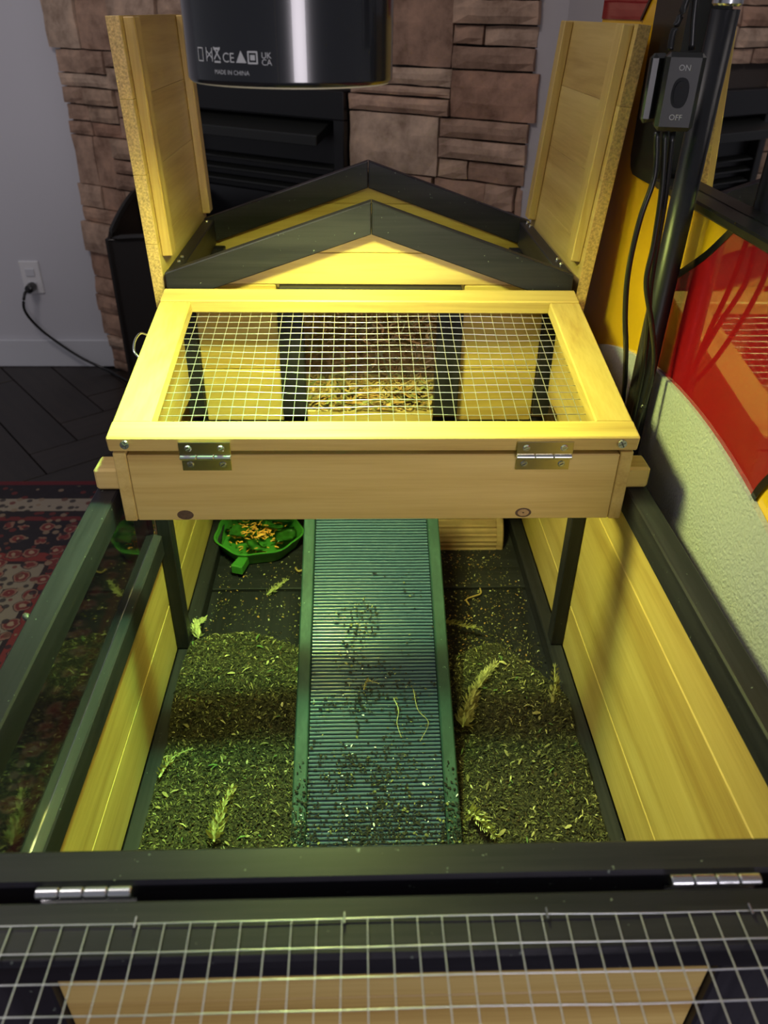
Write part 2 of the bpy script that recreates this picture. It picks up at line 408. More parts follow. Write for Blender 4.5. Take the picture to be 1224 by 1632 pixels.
while z < 1.42:
    zh = random.choice((0.10, 0.12, 0.135, 0.15)); 
    if z < INZ < z + zh: zh = INZ - z if INZ - z > 0.05 else zh
    t = -0.02 + random.uniform(-0.015, 0.02)
    while t < 1.56:
        L = random.uniform(0.14, 0.30); t1 = min(t + L, 1.56 + random.uniform(-0.01, 0.015))
        if 1.56 - t1 < 0.07: t1 = 1.56 + random.uniform(-0.02, 0.015)
        if z < INZ - 0.01 and t < IN1 and t1 > IN0:
            if t < IN0 - 0.04: t1 = IN0
            elif t < IN1: t = IN1; continue
        kind = random.random()
        if kind < 0.25: cuts = [0, 1]
        elif kind < 0.75: cuts = [0, random.uniform(0.35, 0.65), 1]
        else: cuts = [0, random.uniform(0.25, 0.38), random.uniform(0.6, 0.72), 1]
        for a, b_ in zip(cuts, cuts[1:]):
            if (t1-t) > 0.17 and random.random() < 0.4:
                tm = t + (t1-t)*random.uniform(0.35, 0.65)
                stone(t, tm, z+zh*a, z+zh*b_, random.uniform(0.018, 0.036)); stone(tm, t1, z+zh*a, z+zh*b_, random.uniform(0.018, 0.036))
            else: stone(t, t1, z+zh*a, z+zh*b_, random.uniform(0.018, 0.038))
        t = t1 + 1e-4
    z += zh
# fireplace insert
fi = thing('fireplace_insert', 'black metal fireplace insert with tilted hood strip set in the stone wall', 'fireplace', fp(0.79, 0.03, 0.0))
def fbox(name, t0, t1, h0, h1, z0, z1, mat, parent, dz=0, bev=0.002):
    bm = bmesh.new(); vs = [bm.verts.new(fp(t, h, z + (dz if h == h1 else 0))) for t in (t0, t1) for h in (h0, h1) for z in (z0, z1)]
    for f in [(0, 1, 3, 2), (4, 6, 7, 5), (0, 4, 5, 1), (2, 3, 7, 6), (0, 2, 6, 4), (1, 5, 7, 3)]: bm.faces.new([vs[i] for i in f])
    if bev: bmesh.ops.bevel(bm, geom=list(bm.edges), offset=bev, segments=1, affect='EDGES')
    return finish(bm, name, mat, parent)
fbox('surround_panel', IN0+0.003, IN1-0.003, 0.001, 0.012, 0.0, INZ-0.004, 'firebox_black', fi)
fbox('top_rail', IN0+0.003, IN1-0.003, 0.012, 0.045, 0.915, INZ-0.005, 'firebox_black', fi)
fbox('side_rail', IN0+0.003, IN0+0.035, 0.012, 0.045, 0.02, 0.915, 'firebox_black', fi)
fbox('side_rail', IN1-0.035, IN1-0.003, 0.012, 0.045, 0.02, 0.915, 'firebox_black', fi)
fbox('hood', IN0+0.04, IN1-0.06, 0.014, 0.085, 0.885, 0.91, 'black_plastic', fi, dz=-0.03)
for k in range(3): fbox('louvre', IN0+0.04, IN1-0.04, 0.014, 0.04, 0.80-0.03*k, 0.806-0.03*k, 'black_plastic', fi, dz=-0.008)
fbox('glass_door', IN0+0.05, IN1-0.05, 0.014, 0.022, 0.12, 0.715, 'black_gloss', fi)
# outlet, plug and cord
ow = thing('wall_outlet', 'white double outlet plate on the pale wall above the baseboard', 'outlet', (-1.178, 2.815, 0.276))
box('cover_plate', (-1.213, -1.143), (2.808, 2.815), (0.276, 0.392), 'outlet_white', ow, 0.003)
for zz in (0.305, 0.352): 
    s_ = box('socket', (-1.194, -1.162), (2.804, 2.808), (zz-0.014, zz+0.014), 'white_trim', ow, 0.002)
cd = thing('power_cord', 'black power cord plugged into the outlet, trailing down to the floor', 'cord', (-1.18, 2.78, 0.0))
lathe('plug', [(0.006, -0.045), (0.014, -0.040), (0.016, -0.015), (0.015, 0.0)], (-1.178, 2.8035, 0.305), 'cable_black', cd, 16, 'y')
tube('cable', [(-1.178, 2.76, 0.305), (-1.185, 2.735, 0.295), (-1.195, 2.73, 0.24), (-1.165, 2.745, 0.17), (-1.10, 2.755, 0.10), (-1.03, 2.75, 0.05), (-0.95, 2.74, 0.012), (-0.88, 2.68, 0.006), (-0.80, 2.60, 0.006)], 0.005, 'cable_black', cd, 8, curve=8)
# folding fire screen
fs = thing('fire_screen', 'black folding fireplace screen with scrollwork beside the stone corner', 'fire screen', (-0.70, 2.42, 0))
def screen_panel(a, b_, h0, h1):
    a, b_ = Vector(a), Vector(b_); d = b_ - a; L = d.length; n = Vector((-d.y, d.x, 0)).normalized()*0.006
    def P(u, z): return a + d*u + Vector((0, 0, z))
    top = [P(u/8, h0 + (h1-h0)*u/8 + 0.012*math.sin(math.pi*u/8)) for u in range(9)]
    bm = bmesh.new(); bm_tube(bm, [P(0, 0.0)] + top + [P(1, 0.0)], 0.010, 6); bm_tube(bm, [P(0, 0.06), P(1, 0.06)], 0.008, 6); finish(bm, 'frame', 'iron_black', fs)
    bm = bmesh.new(); bot = [P(u/8, 0.06) for u in range(9)]
    A = [bm.verts.new(p+n*0.2) for p in bot]; B = [bm.verts.new(p+n*0.2) for p in top]; A2 = [bm.verts.new(p-n*0.2) for p in bot]; B2 = [bm.verts.new(p-n*0.2) for p in top]
    for i in range(8): bm.faces.new((A[i], A[i+1], B[i+1], B[i])); bm.faces.new((A2[i], B2[i], B2[i+1], A2[i+1]))
    finish(bm, 'mesh_backing', 'iron_black', fs)
    for (u0, z0, s) in ((0.3, 0.2, 1), (0.7, 0.2, -1), (0.3, 0.4, -1), (0.7, 0.4, 1)):
        pts = []
        for k in range(26):
            an = k*0.42; r = 0.055*(1-k/30)
            pts.append(P(u0 + s*r*math.cos(an)/L, z0 + r*1.3*math.sin(an)) + n*1.3)
        bm = bmesh.new(); bm_tube(bm, pts, 0.0045, 5); finish(bm, 'scroll', 'iron_black', fs, smooth=True)
screen_panel((-0.735, 2.33, 0), (-0.42, 2.22, 0), 0.585, 0.60)
screen_panel((-0.735, 2.33, 0), (-0.675, 2.50, 0), 0.585, 0.69)
# rug
rg = box('rug', (-3.2, RUG_X), (-1.6, RUG_Y), (0.0, 0.008), 'rug', bev=0.003)
tag(rg, 'red and navy patterned oriental rug with cream motifs on the dark floor', 'rug')

# ================================================================== TORTOISE HOUSE
hu = thing('tortoise_house', 'wooden tortoise enclosure of pine boards with dark green frame and gabled house', 'pet house', (0, 0.78, 0.0))
XO, XI, ZR = 0.280, 0.258, 0.7425
YF, YB = 0.2525, 1.285
# side rails
for s in (-1, 1):
    x = sorted((s*XI, s*XO)); box('rail', x, (YF+0.022, 0.95), (ZR-0.030, ZR), 'green_y', hu, 0.0015)
box('rail', (-XO, XO), (YF, YF+0.0215), (ZR-0.030, ZR), 'green_x', hu, 0.002)
# boards
def sideboard(s, y, z): 
    x = sorted((s*0.2635, s*0.276)); box('wall_board', x, y, z, 'pine_y', hu, 0.0012)
for z0, z1 in ((0.418, 0.4905), (0.491, 0.657), (0.6575, 0.7124)): sideboard(1, (0.275, YB), (z0, z1))
for z0, z1 in ((0.418, 0.4965), (0.497, 0.5775)): sideboard(-1, (0.275, YB), (z0, z1))
sideboard(-1, (0.812, YB), (0.578, 0.7124))
box('window_rail', (-0.279, -XI), (0.275, 0.792), (0.578, 0.607), 'green_y', hu, 0.0015)
wp = box('window_pane', (-0.2705, -0.2675), (0.275, 0.80), (0.6072, 0.7122), 'acrylic', hu, 0); tag(wp, 'acrylic window with the shade outside tinted in')
# posts inside the run
for s in (-1, 1):
    x = sorted((s*0.246, s*0.2628)); box('post', x, (0.788, 0.808), (0.421, 0.7120), 'green_z', hu, 0.001)
# base trim + floor
for s in (-1, 1):
    x = sorted((s*0.243, s*0.2625)); box('base_trim', x, (0.275, YB-0.02), (0.392, 0.4195), 'green_y', hu, 0.0015)
box('floor_panel', (-0.276, 0.276), (0.262, 0.947), (0.378, 0.3915), 'green_y', hu, 0.001)
box('floor_panel', (-0.276, 0.276), (0.9475, YB), (0.378, 0.3965), 'green_x', hu, 0.001)
for s in (-1, 1):
    x = sorted((s*0.2765, s*0.2935)); box('skirt_board', x, (0.275, YB), (0.37, 0.4175), 'green_y', hu, 0.001)
# front wall
for s in (-1, 1):
    x = sorted((s*0.2025, s*0.2795)); box('front_stile', x, (0.240, 0.2620), (0.0, 0.7120), 'green_z', hu, 0.0015)
box('front_rail', (-0.202, 0.202), (0.242, 0.262), (0.668, 0.712), 'green_x', hu, 0.001)
for z0, z1 in ((0.378, 0.4595), (0.46, 0.5415), (0.542, 0.6235), (0.624, 0.667)): box('front_board', (-0.202, 0.202), (0.246, 0.2605), (z0, z1), 'pine_x', hu, 0.0012)
for s in (-1, 1):
    x = sorted((s*0.240, s*0.2795)); box('leg', x, (YB-0.02, YB+0.015), (0.0, 0.37), 'green_z', hu, 0.0015)
# ------------ house
HY = 0.975
box('back_board', (-0.276, 0.276), (YB, YB+0.013), (0.378, 0.56), 'pine_x', hu)
box('back_board', (-0.276, 0.276), (YB, YB+0.013), (0.5605, 0.72), 'pine_x', hu)
for z0, z1 in ((0.7128, 0.78), (0.7805, 0.840)):
    for s in (-1, 1):
        x = sorted((s*0.247, s*0.259)); box('house_side_board', x, (HY, YB), (z0, z1), 'pine_y', hu)
slope = (0.962-0.878)/0.25
def gable_z(x): return 0.962 - abs(x)*slope
for y0, y1, nm in ((HY-0.016, HY, 'f'), (1.250, 1.266, 'b')):
    for s in (-1, 1):
        pts = [(0.0004*s, 0.962), (s*0.252, gable_z(0.252)), (s*0.252, gable_z(0.252)-0.0385), (0.0004*s, 0.9245)]
        prism('gable_beam', pts, 'y', y0, y1, 'green_x', hu, 0.0012)
# front gable boards and wall boards
def clip_board(z0, z1, y0, y1, xmax=0.246):
    pts = []
    def xm(z): return min(xmax, max(0.0, (0.945 - z)/slope))
    pts = [(-xm(z0), z0), (xm(z0), z0), (xm(z1), z1)] + ([(-xm(z1), z1)] if xm(z1) > 1e-4 else [])
    if xm(z0) == xmax and xm(z1) < xmax:
        zz = 0.945 - xmax*slope
        pts = [(-xmax, z0), (xmax, z0), (xmax, zz), (xm(z1), z1)] + ([(-xm(z1), z1)] if xm(z1) > 1e-4 else []) + [(-xmax, zz)]
    prism('gable_board', pts, 'y', y0, y1, 'pine_x', hu, 0.0009)
clip_board(0.8595, 0.8985, HY+0.001, HY+0.013); clip_board(0.899, 0.9449, HY+0.001, HY+0.013)
for z0, z1 in ((0.72, 0.800), (0.8005, 0.8985), (0.899, 0.9449)): clip_board(z0, z1, 1.2665, 1.279)
for s in (-1, 1):
    for z0, z1 in ((0.6705, 0.7455), (0.746, 0.8205), (0.821, 0.859)):
        x = sorted((s*0.1195, s*0.224)); box('house_front_board', x, (HY+0.001, HY+0.013), (z0, z1), 'pine_x', hu)
    x = sorted((s*0.0868, s*0.1190)); box('door_post', x, (HY-0.010, HY+0.012), (0.6835, 0.842), 'green_z', hu)
    x = sorted((s*0.2245, s*0.2465)); box('corner_post', x, (HY-0.008, HY+0.014), (0.6835, 0.8385), 'green_z', hu)
    x = sorted((s*0.2225, s*0.2465)); box('corner_post', x, (1.228, 1.2495), (0.6835, 0.8385), 'green_z', hu)
    x = sorted((s*0.236, s*0.2525)); box('eaves_beam', x, (HY+0.0005, 1.2495), (0.8405, 0.877), 'green_y', hu)
box('door_lintel', (-0.115, 0.115), (HY-0.012, HY+0.012), (0.8425, 0.859), 'green_x', hu)
box('door_sill', (-0.2465, 0.2465), (HY-0.012, HY+0.014), (0.655, 0.670), 'green_x', hu)
box('sill_board', (-0.0865, 0.0865), (HY-0.004, HY+0.010), (0.6705, 0.688), 'pine_x', hu)
for k in range(3):
    y0 = HY+0.0145 + k*0.0895; box('house_floor_board', (-0.2465, 0.2465), (y0, y0+0.089), (0.657, 0.670), 'pine_x', hu)
# roof panels, flipped open upright
def roof(s, xb, xt, y0, y1, z0, z1):
    up = Vector((s*(xt-xb), 0, z1-z0)); L = up.length; up.normalize(); out = Vector((s*up.z, 0, -s*up.x)).normalized()
    if out.x*s < 0: out = -out
    org = Vector((s*xb, 0, z0))
    def rb(name, a0, a1, h0, h1, ya, yb_, mat, bev):
        bm = bmesh.new(); bm_box(bm, h0, h1, ya, yb_, a0, a1, bev)
        for v in bm.verts: v.co = org + out*v.co.x + Vector((0, v.co.y, 0)) + up*v.co.z
        o = finish(bm, name, mat, hu)
        # rough sawn end faces use the end-grain material
        o.data.materials.append(MATS['end_grain'])
        for p in o.data.polygons:
            if abs(p.normal.y) > 0.9 and name == 'roof_plank': p.material_index = 1
        return o
    n = 4; h = L/n
    for k in range(n): rb('roof_plank', k*h+0.0001, (k+1)*h-0.0001, 0.0, 0.0145, y0, y1, 'pine_y', 0.0004)
    rb('roof_batten', 0.060, L-0.001, -0.0125, -0.0003, y0+0.012, y0+0.040, 'pine_z', 0.0012)
    rb('roof_batten', 0.050, L-0.001, -0.0125, -0.0003, y1-0.032, y1-0.006, 'pine_z', 0.0012)
    for yy in (y0+0.055, y1-0.055):
        bm = bmesh.new()
        bm_tube(bm, [org+Vector((-s*0.0015, yy-0.018, 0.034)), org+Vector((-s*0.0015, yy+0.018, 0.034))], 0.003, 8)
        hg = finish(bm, 'roof_hinge', 'steel', hu, smooth=False)
        for q in (-0.011, 0.011):
            bm = bmesh.new(); bm_lathe(bm, [(0.0028, 0.0), (0.0022, 0.0018)], (org.x - s*0.011, yy+q, 0.8772), 10); finish(bm, 'screw', 'steel', hg)
roof(-1, 0.2555, 0.2645, 0.968, 1.300, 0.832, 1.142)
roof(1, 0.2585, 0.2840, 0.968, 1.290, 0.828, 1.142)
# ------------ run lid, swung flat towards the viewer
LZ = 0.7425
box('lid_rail', (-0.28, 0.28), (0.2096, 0.2432), (LZ-0.019, LZ), 'green_x', hu, 0.002)
for s in (-1, 1):
    x = sorted((s*0.243, s*0.28)); box('lid_rail', x, (-0.135, 0.2091), (LZ-0.019, LZ), 'green_y', hu, 0.002)
box('lid_rail', (-0.28, 0.28), (-0.17, -0.1355), (LZ-0.019, LZ), 'green_x', hu, 0.002)
def wire_grid(name, fu, nu, nv, u0, u1, v0, v1, r, mat, parent, amp=0.0006, seg=26, sides=5):
    bm = bmesh.new()
    def P(u, v, k): 
        q = noise.noise(Vector((u*9, v*9, 3.1)))*amp*4
        du = noise.noise(Vector((v*14, k*7.7, 1.0)))*amp; dv = noise.noise(Vector((u*14, k*5.3, 8.0)))*amp
        return fu(u+du, v+dv, q)
    for i in range(nu):
        u = u0 + (u1-u0)*i/(nu-1); bm_tube(bm, [P(u, v0+(v1-v0)*k/seg, i) + fu(0, 0, r)*0 for k in range(seg+1)], r, sides, False)
    for j in range(nv):
        v = v0 + (v1-v0)*j/(nv-1); bm_tube(bm, [P(u0+(u1-u0)*k/seg, v, 50+j) for k in range(seg+1)], r, sides, False)
    return finish(bm, name, mat, parent, smooth=True)
wire_grid('wire_mesh', lambda u, v, q: Vector((u, v, LZ+0.0016+q*0.6)), 41, 26, -0.267, 0.267, -0.145, 0.2289, 0.00040, 'wire_dull', hu)
for xx in (-0.262, -0.1355, -0.0255, 0.083, 0.194):
    bm = bmesh.new(); bm_tube(bm, [(xx, 0.2262, LZ-0.001), (xx, 0.2262, LZ+0.0028), (xx, 0.2316, LZ+0.0028), (xx, 0.2316, LZ-0.001)], 0.0006, 6)
    finish(bm, 'staple', 'steel', hu)
for x0, x1 in ((-0.1945, -0.142), (0.157, 0.2087)):
    hg = box('lid_hinge', (x0, x1), (0.2434, 0.2520), (LZ-0.014, LZ-0.012), 'steel', hu, 0)
    n = 4; w = (x1-x0)/n
    for k in range(n): lathe('knuckle', [(0.0028, 0.0003), (0.0034, 0.001), (0.0034, w-0.001), (0.0028, w-0.0003)], (x0+k*w, 0.2478, LZ-0.0008), 'steel', hg, 14, 'x')
# small latch on the outside of the left rail
bm = bmesh.new(); bm_tube(bm, spline([(-0.281, 0.487, 0.728), (-0.287, 0.490, 0.733), (-0.289, 0.496, 0.728), (-0.286, 0.500, 0.718), (-0.281, 0.498, 0.714)], 5), 0.0028, 8)
finish(bm, 'latch', 'screw_dark', hu, smooth=True)

# ================================================================== RAISED MESH TOP BOX
mb = thing('mesh_top_box', 'natural pine box frame with hinged wire mesh lid resting across the side rails', 'mesh lid', (0, 0.66, 0.7425))
BY = 0.655
box('front_board', (-0.2375, 0.2375), (BY, BY+0.013), (0.717, 0.7915), 'pine_x', mb, 0.001)
plain('knot_dark', (0.10, 0.055, 0.03), 0.7, noise_amt=0.3, nscale=300)
plain('knot_mid', (0.40, 0.25, 0.11), 0.7, noise_amt=0.2, nscale=300)
for kx, kz, full in ((-0.190, 0.7235, 1), (0.150, 0.7245, 0)):
    bm = bmesh.new(); bm_lathe(bm, [(0.0062, -0.00015), (0.0066, 0.0)], (0, 0, 0), 20, 'y')
    for v in bm.verts: v.co = Vector((kx + v.co.x*1.25, BY + v.co.y, kz + v.co.z*0.85))
    kn = finish(bm, 'knot', 'knot_dark', mb)
    if not full:
        bm = bmesh.new(); bm_lathe(bm, [(0.0046, -0.0001), (0.0048, 0.0)], (0, 0, 0), 20, 'y')
        for v in bm.verts: v.co = Vector((kx + v.co.x*1.2, BY - 0.00016 + v.co.y, kz + v.co.z*0.85))
        finish(bm, 'heartwood', 'knot_mid', kn)
        bm = bmesh.new(); bm_lathe(bm, [(0.0009, -0.0001), (0.0010, 0.0)], (kx, BY-0.0003, kz), 10, 'y'); finish(bm, 'pith', 'knot_dark', kn)
AL = math.atan2(0.050, 0.300); CA, SA = math.cos(AL), math.sin(AL)
LX, LZ0, LT = 0.2535, 0.8110, 0.0165
def lidp(x, s, h): return Vector((x, BY-0.002 + s*CA - h*SA, LZ0 + s*SA + h*CA))
for s in (-1, 1):
    zt0 = lidp(0, 0.0, -LT).z - 0.001; zt1 = zt0 + 0.300*SA/CA
    x = sorted((s*0.238, s*0.2505))
    prism('side_board', [(BY, 0.717), (0.955, 0.717), (0.955, zt1), (BY, zt0)], 'x', x[0], x[1], 'pine_y', mb, 0.001)
    x = sorted((s*0.251, s*0.2785)); box('support_block', x, (0.671, 0.700), (ZR+0.0005, 0.7668), 'pine_x', mb, 0.0025)
    bm = bmesh.new(); bm_lathe(bm, [(0.0042, -0.0013), (0.0046, 0.0)], (s*0.2365, BY-0.0022, 0.8040), 14, 'y'); sc = finish(bm, 'screw', 'steel', mb)
    for a in (0, 1):
        d = Vector((0.003, 0, 0.0016)) if a else Vector((-0.0016, 0, 0.003))
        bm = bmesh.new(); c = Vector((s*0.2365, BY-0.0037, 0.8040)); bm_tube(bm, [c-d, c+d], 0.0005, 4); finish(bm, 'slot', 'screw_dark', sc)
def lid_bar(x0, x1, s0, s1, mat, h0=-LT, h1=0.0):
    bm = bmesh.new(); bm_box(bm, x0, x1, s0, s1, h0, h1, 0.0014)
    for v in bm.verts: v.co = lidp(v.co.x, v.co.y, v.co.z)
    return finish(bm, 'lid_rail', mat, mb)
LL = 0.304
lid_bar(-LX, LX, 0.0, 0.0275, 'pine_x'); lid_bar(-LX, LX, LL-0.031, LL, 'pine_x')
for s in (-1, 1):
    x = sorted((s*0.2165, s*LX)); lid_bar(x[0], x[1], 0.0278, LL-0.0313, 'pine_y', -LT, -0.0012)
wire_grid('wire_mesh', lambda u, v, q: lidp(u, v, -LT-0.0012+q), 36, 20, -0.2225, 0.2225, 0.021, 0.2805, 0.00045, 'wire', mb, amp=0.0007)
# hinges
for x0, x1 in ((-0.1865, -0.1376), (0.1350, 0.1895)):
    hg = box('hinge', (x0, x1), (BY-0.0038, BY-0.0023), (0.7925, 0.8070), 'brass', mb, 0.0003)
    box('hinge_leaf', (x0+0.001, x1-0.001), (BY-0.0018, BY-0.0002), (0.7755, 0.7895), 'brass', hg, 0.0003)
    n = 3; w = (x1-x0)/n
    for k in range(n): lathe('knuckle', [(0.0022, 0.0003), (0.0027, 0.0009), (0.0027, w-0.0009), (0.0022, w-0.0003)], (x0+k*w, BY-0.0038, 0.7909), 'steel', hg, 14, 'x')
    for xx in (x0+0.009, x1-0.009):
        for zz, yy in ((0.8006, BY-0.0040), (0.7822, BY-0.0018)):
            bm = bmesh.new(); bm_lathe(bm, [(0.0026, -0.0012), (0.0036, 0.0)], (xx, yy, zz), 12, 'y'); sc = finish(bm, 'screw', 'steel', hg)
            bm = bmesh.new(); bm_tube(bm, [(xx-0.0018, yy-0.0013, zz-0.001), (xx+0.0018, yy-0.0013, zz+0.001)], 0.0005, 4); finish(bm, 'slot', 'screw_dark', hg)
# wire hasp on the left edge
bm = bmesh.new(); bm_tube(bm, spline([lidp(-0.2536, 0.150, -0.004), lidp(-0.259, 0.156, 0.000), lidp(-0.261, 0.172, 0.003), lidp(-0.259, 0.190, 0.002), lidp(-0.2536, 0.196, -0.003)], 6), 0.0014, 8)
finish(bm, 'hasp', 'steel', mb, smooth=True)

# ================================================================== RAMP
RS = 0.155/0.3675; RA = math.atan(RS); RC, RSN = math.cos(RA), math.sin(RA)
def rp(x, s, h): return Vector((x, 0.445 + s*RC - h*RSN, 0.4186 + s*RSN + h*RC))
RL = 0.555
ra = thing('ramp', 'green wooden ramp with ribbed black rubber mat leading up to the house door', 'ramp', (0, 0.46, 0.42))
def rbar(name, x0, x1, s0, s1, h0, h1, mat, bev=0.0015):
    bm = bmesh.new(); bm_box(bm, x0, x1, s0, s1, h0, h1, bev)
    for v in bm.verts: v.co = rp(*v.co)
    return finish(bm, name, mat, ra)
for s in (-1, 1):
    x = sorted((s*0.0732, s*0.0882)); rbar('side_rail', x[0], x[1], 0.0, RL, -0.016, 0.0, 'ramp_green_y')
rbar('deck', -0.0728, 0.0728, 0.0, RL, -0.016, -0.007, 'green_y')
# ribbed mat: one continuous corrugated sheet
V, Fc = [], []
pitch = 0.0044; nr = int(RL/pitch); prof = [(0.0, 0.0), (0.06, 0.0022), (0.3, 0.0028), (0.54, 0.0022), (0.6, 0.0)]
k = 0; NXm = 14
for i in range(nr):
    for a, h in prof:
        for j in range(NXm+1):
            x = -0.0725 + 0.145*j/NXm
            wob = 0.0004*noise.noise(Vector((x*22, i*pitch*9, 2)))
            V.append(tuple(rp(x, 0.001+(i+a)*pitch + wob, -0.0066 + h)))
rows = nr*len(prof)
for r_ in range(rows-1):
    for j in range(NXm):
        a = r_*(NXm+1)+j; Fc.append((a, a+1, a+NXm+2, a+NXm+1))
rm = raw('rubber_mat', V, Fc, 'rubber', ra)

# ================================================================== SOIL AND LOOSE BITS
def soil_h(x, y):
    n = noise.noise(Vector((x*9, y*9, 4.2)))*0.006 + noise.noise(Vector((x*30, y*30, 1.2)))*0.0025
    if x < 0: back = 0.825 + 0.02*math.sin((x+0.25)*25)
    else: back = 0.775 + 0.05*math.sin((x-0.08)*14) - 0.10*max(0, (x-0.17)/0.08)
    d = back - y
    f = max(0.0, min(1.0, d/0.05)); f = f*f*(3-2*f)
    mound = 0.022*math.exp(-((y-0.70)/0.10)**2)*(1.0 if x < 0 else 0.5)
    dip = -0.010*math.exp(-((y-0.625)/0.025)**2)
    return 0.3925 + f*(0.034 + mound*f + dip + n)
nx_, ny_ = 100, 120
V, Fc = [], []
for i in range(nx_+1):
    for j in range(ny_+1):
        x = -0.2425 + 0.485*i/nx_; y = 0.276 + 0.60*j/ny_
        V.append((x, y, soil_h(x, y)))
for i in range(nx_):
    for j in range(ny_):
        a = i*(ny_+1)+j; q = (a, a+ny_+1, a+ny_+2, a+1)
        if max(V[k][2] for k in q) > 0.3935: Fc.append(q)
so = raw('soil_bed', V, Fc, 'soil', smooth=True)
tag(so, 'dark crumbly soil and moss substrate mounded on both sides of the ramp', 'soil', kind='stuff')
def flakes(name, P, size, pal, mat, parent, elong=(1.0, 3.5), tilt=0.7, lift=0.0006):
    """each fragment: a small bent chip of two quads"""
    N = len(P); L = size[0] + (size[1]-size[0])*rng.random(N)**2.2; el = elong[0] + (elong[1]-elong[0])*rng.random(N)
    yaw = rng.random(N)*2*np.pi; pit = (rng.random(N)-0.5)*2*tilt; rol = (rng.random(N)-0.5)*2*tilt
    d = np.stack([np.cos(yaw)*np.cos(pit), np.sin(yaw)*np.cos(pit), np.sin(pit)], 1)
    side = np.stack([-np.sin(yaw), np.cos(yaw), np.zeros(N)], 1)*np.cos(rol)[:, None]; side[:, 2] += np.sin(rol)
    nrm = np.cross(d, side)
    w = (L/el)[:, None]*0.5; l = L[:, None]*0.5
    c = P + np.array([0, 0, lift]) + np.array([0, 0, 1])*np.abs(np.sin(pit))[:, None]*l*0.8
    v = np.stack([c-d*l-side*w*0.5, c-d*l+side*w*0.5, c+side*w+nrm*l*0.3, c-side*w+nrm*l*0.3, c+d*l+side*w*0.4, c+d*l-side*w*0.4], 1).reshape(-1, 3)
    b0 = np.arange(N)*6
    f = np.concatenate([np.stack([b0, b0+1, b0+2, b0+3], 1), np.stack([b0+3, b0+2, b0+4, b0+5], 1)])
    pal = np.array(pal); ci = rng.choice(len(pal), N, p=pal[:, 3]/pal[:, 3].sum())
    col = pal[ci, :3]*(0.7+0.6*rng.random((N, 1))); col = np.concatenate([col, np.ones((N, 1))], 1)
    o = raw(name, v.tolist(), f.tolist(), mat, parent, np.repeat(col, 6, 0)); tag(o, kind='stuff'); return o
pts = []
while len(pts) < 95000:
    x = random.uniform(-0.242, 0.242); y = random.uniform(0.33, 0.85)
    if abs(x) < 0.075 and y > 0.50: continue
    h = soil_h(x, y)
    if h < 0.399 and random.random() > 0.12: continue
    if abs(x) < 0.10: h = max(h, 0.40)
    pts.append((x, y, h))
PAL = [(0.014, 0.012, 0.006, 6), (0.034, 0.030, 0.012, 5), (0.085, 0.080, 0.030, 3.5), (0.17, 0.16, 0.060, 1.8), (0.30, 0.27, 0.12, 0.6), (0.06, 0.034, 0.013, 1.0), (0.45, 0.42, 0.25, 0.16)]
fr = flakes('moss_fragments', np.array(pts), (0.0008, 0.0058), PAL, 'fragments', so, (1.5, 6), 0.9)
pts = []
while len(pts) < 420:
    x = random.uniform(-0.238, 0.238); y = random.uniform(0.40, 0.80)
    if abs(x) < 0.092: continue
    h = soil_h(x, y)
    if h > 0.41: pts.append((x, y, h + 0.0012))
flakes('wood_chips', np.array(pts), (0.004, 0.011), [(0.40, 0.36, 0.17, 2), (0.22, 0.19, 0.08, 3), (0.10, 0.09, 0.035, 2), (0.10, 0.17, 0.05, 1.5)], 'fragments', so, (2, 7), 0.35, 0.0012)
# crumbs on the bare floor
pts = []
while len(pts) < 2600:
    x = random.uniform(-0.240, 0.240); y = random.uniform(0.78, 1.06)
    if abs(x) < 0.085: continue
    if x < 0 and random.random() < 0.72: continue
    if x > 0 and random.random() > math.exp(-((x-0.16)/0.07)**2)*(1.2 - (y-0.78)*2.5): continue
    pts.append((x, y, max(soil_h(x, y), 0.3965 if y > 0.947 else 0.3918)))
cr = flakes('loose_crumbs', np.array(pts), (0.0008, 0.0042), [(0.30, 0.26, 0.12, 3), (0.42, 0.22, 0.07, 2.0), (0.12, 0.10, 0.04, 4), (0.6, 0.55, 0.35, 0.6)], 'fragments', None, (1, 3), 0.4)
tag(cr, 'pale crumbs of food and moss scattered over the bare green floor', 'crumbs')
# crumbs on the ramp
pts = []
while len(pts) < 4200:
    s = random.random()**1.7*0.36; x = random.gauss(-0.005, 0.038)
    if abs(x) > 0.086: continue
    cl = noise.noise(Vector((x*28, s*22, 6)))
    if cl + (0.34 - s)*1.3 < random.uniform(-0.05, 0.42): continue
    if abs(x) > 0.073 and s > 0.10: continue
    pts.append(tuple(rp(x, s, 0.0 if abs(x) > 0.073 else -0.0036)))
for _ in range(2200):   # fringe at the foot of the ramp
    s = abs(random.gauss(0.03, 0.035)); x = random.uniform(-0.088, 0.088)
    if random.random() < 0.5: x = math.copysign(0.088 - abs(random.gauss(0, 0.014)), x)
    pts.append(tuple(rp(x, s, 0.0006 if abs(x) > 0.073 else -0.0036)))
rc = flakes('ramp_crumbs', np.array(pts), (0.0010, 0.0042), [(0.004, 0.004, 0.004, 9), (0.02, 0.018, 0.009, 3), (0.14, 0.14, 0.055, 1.3), (0.70, 0.74, 0.80, 0.25)], 'fragments', None, (1, 2.5), 0.35, 0.0005)
tag(rc, 'dark soil crumbs sprinkled on the lower half of the ribbed ramp', 'crumbs')
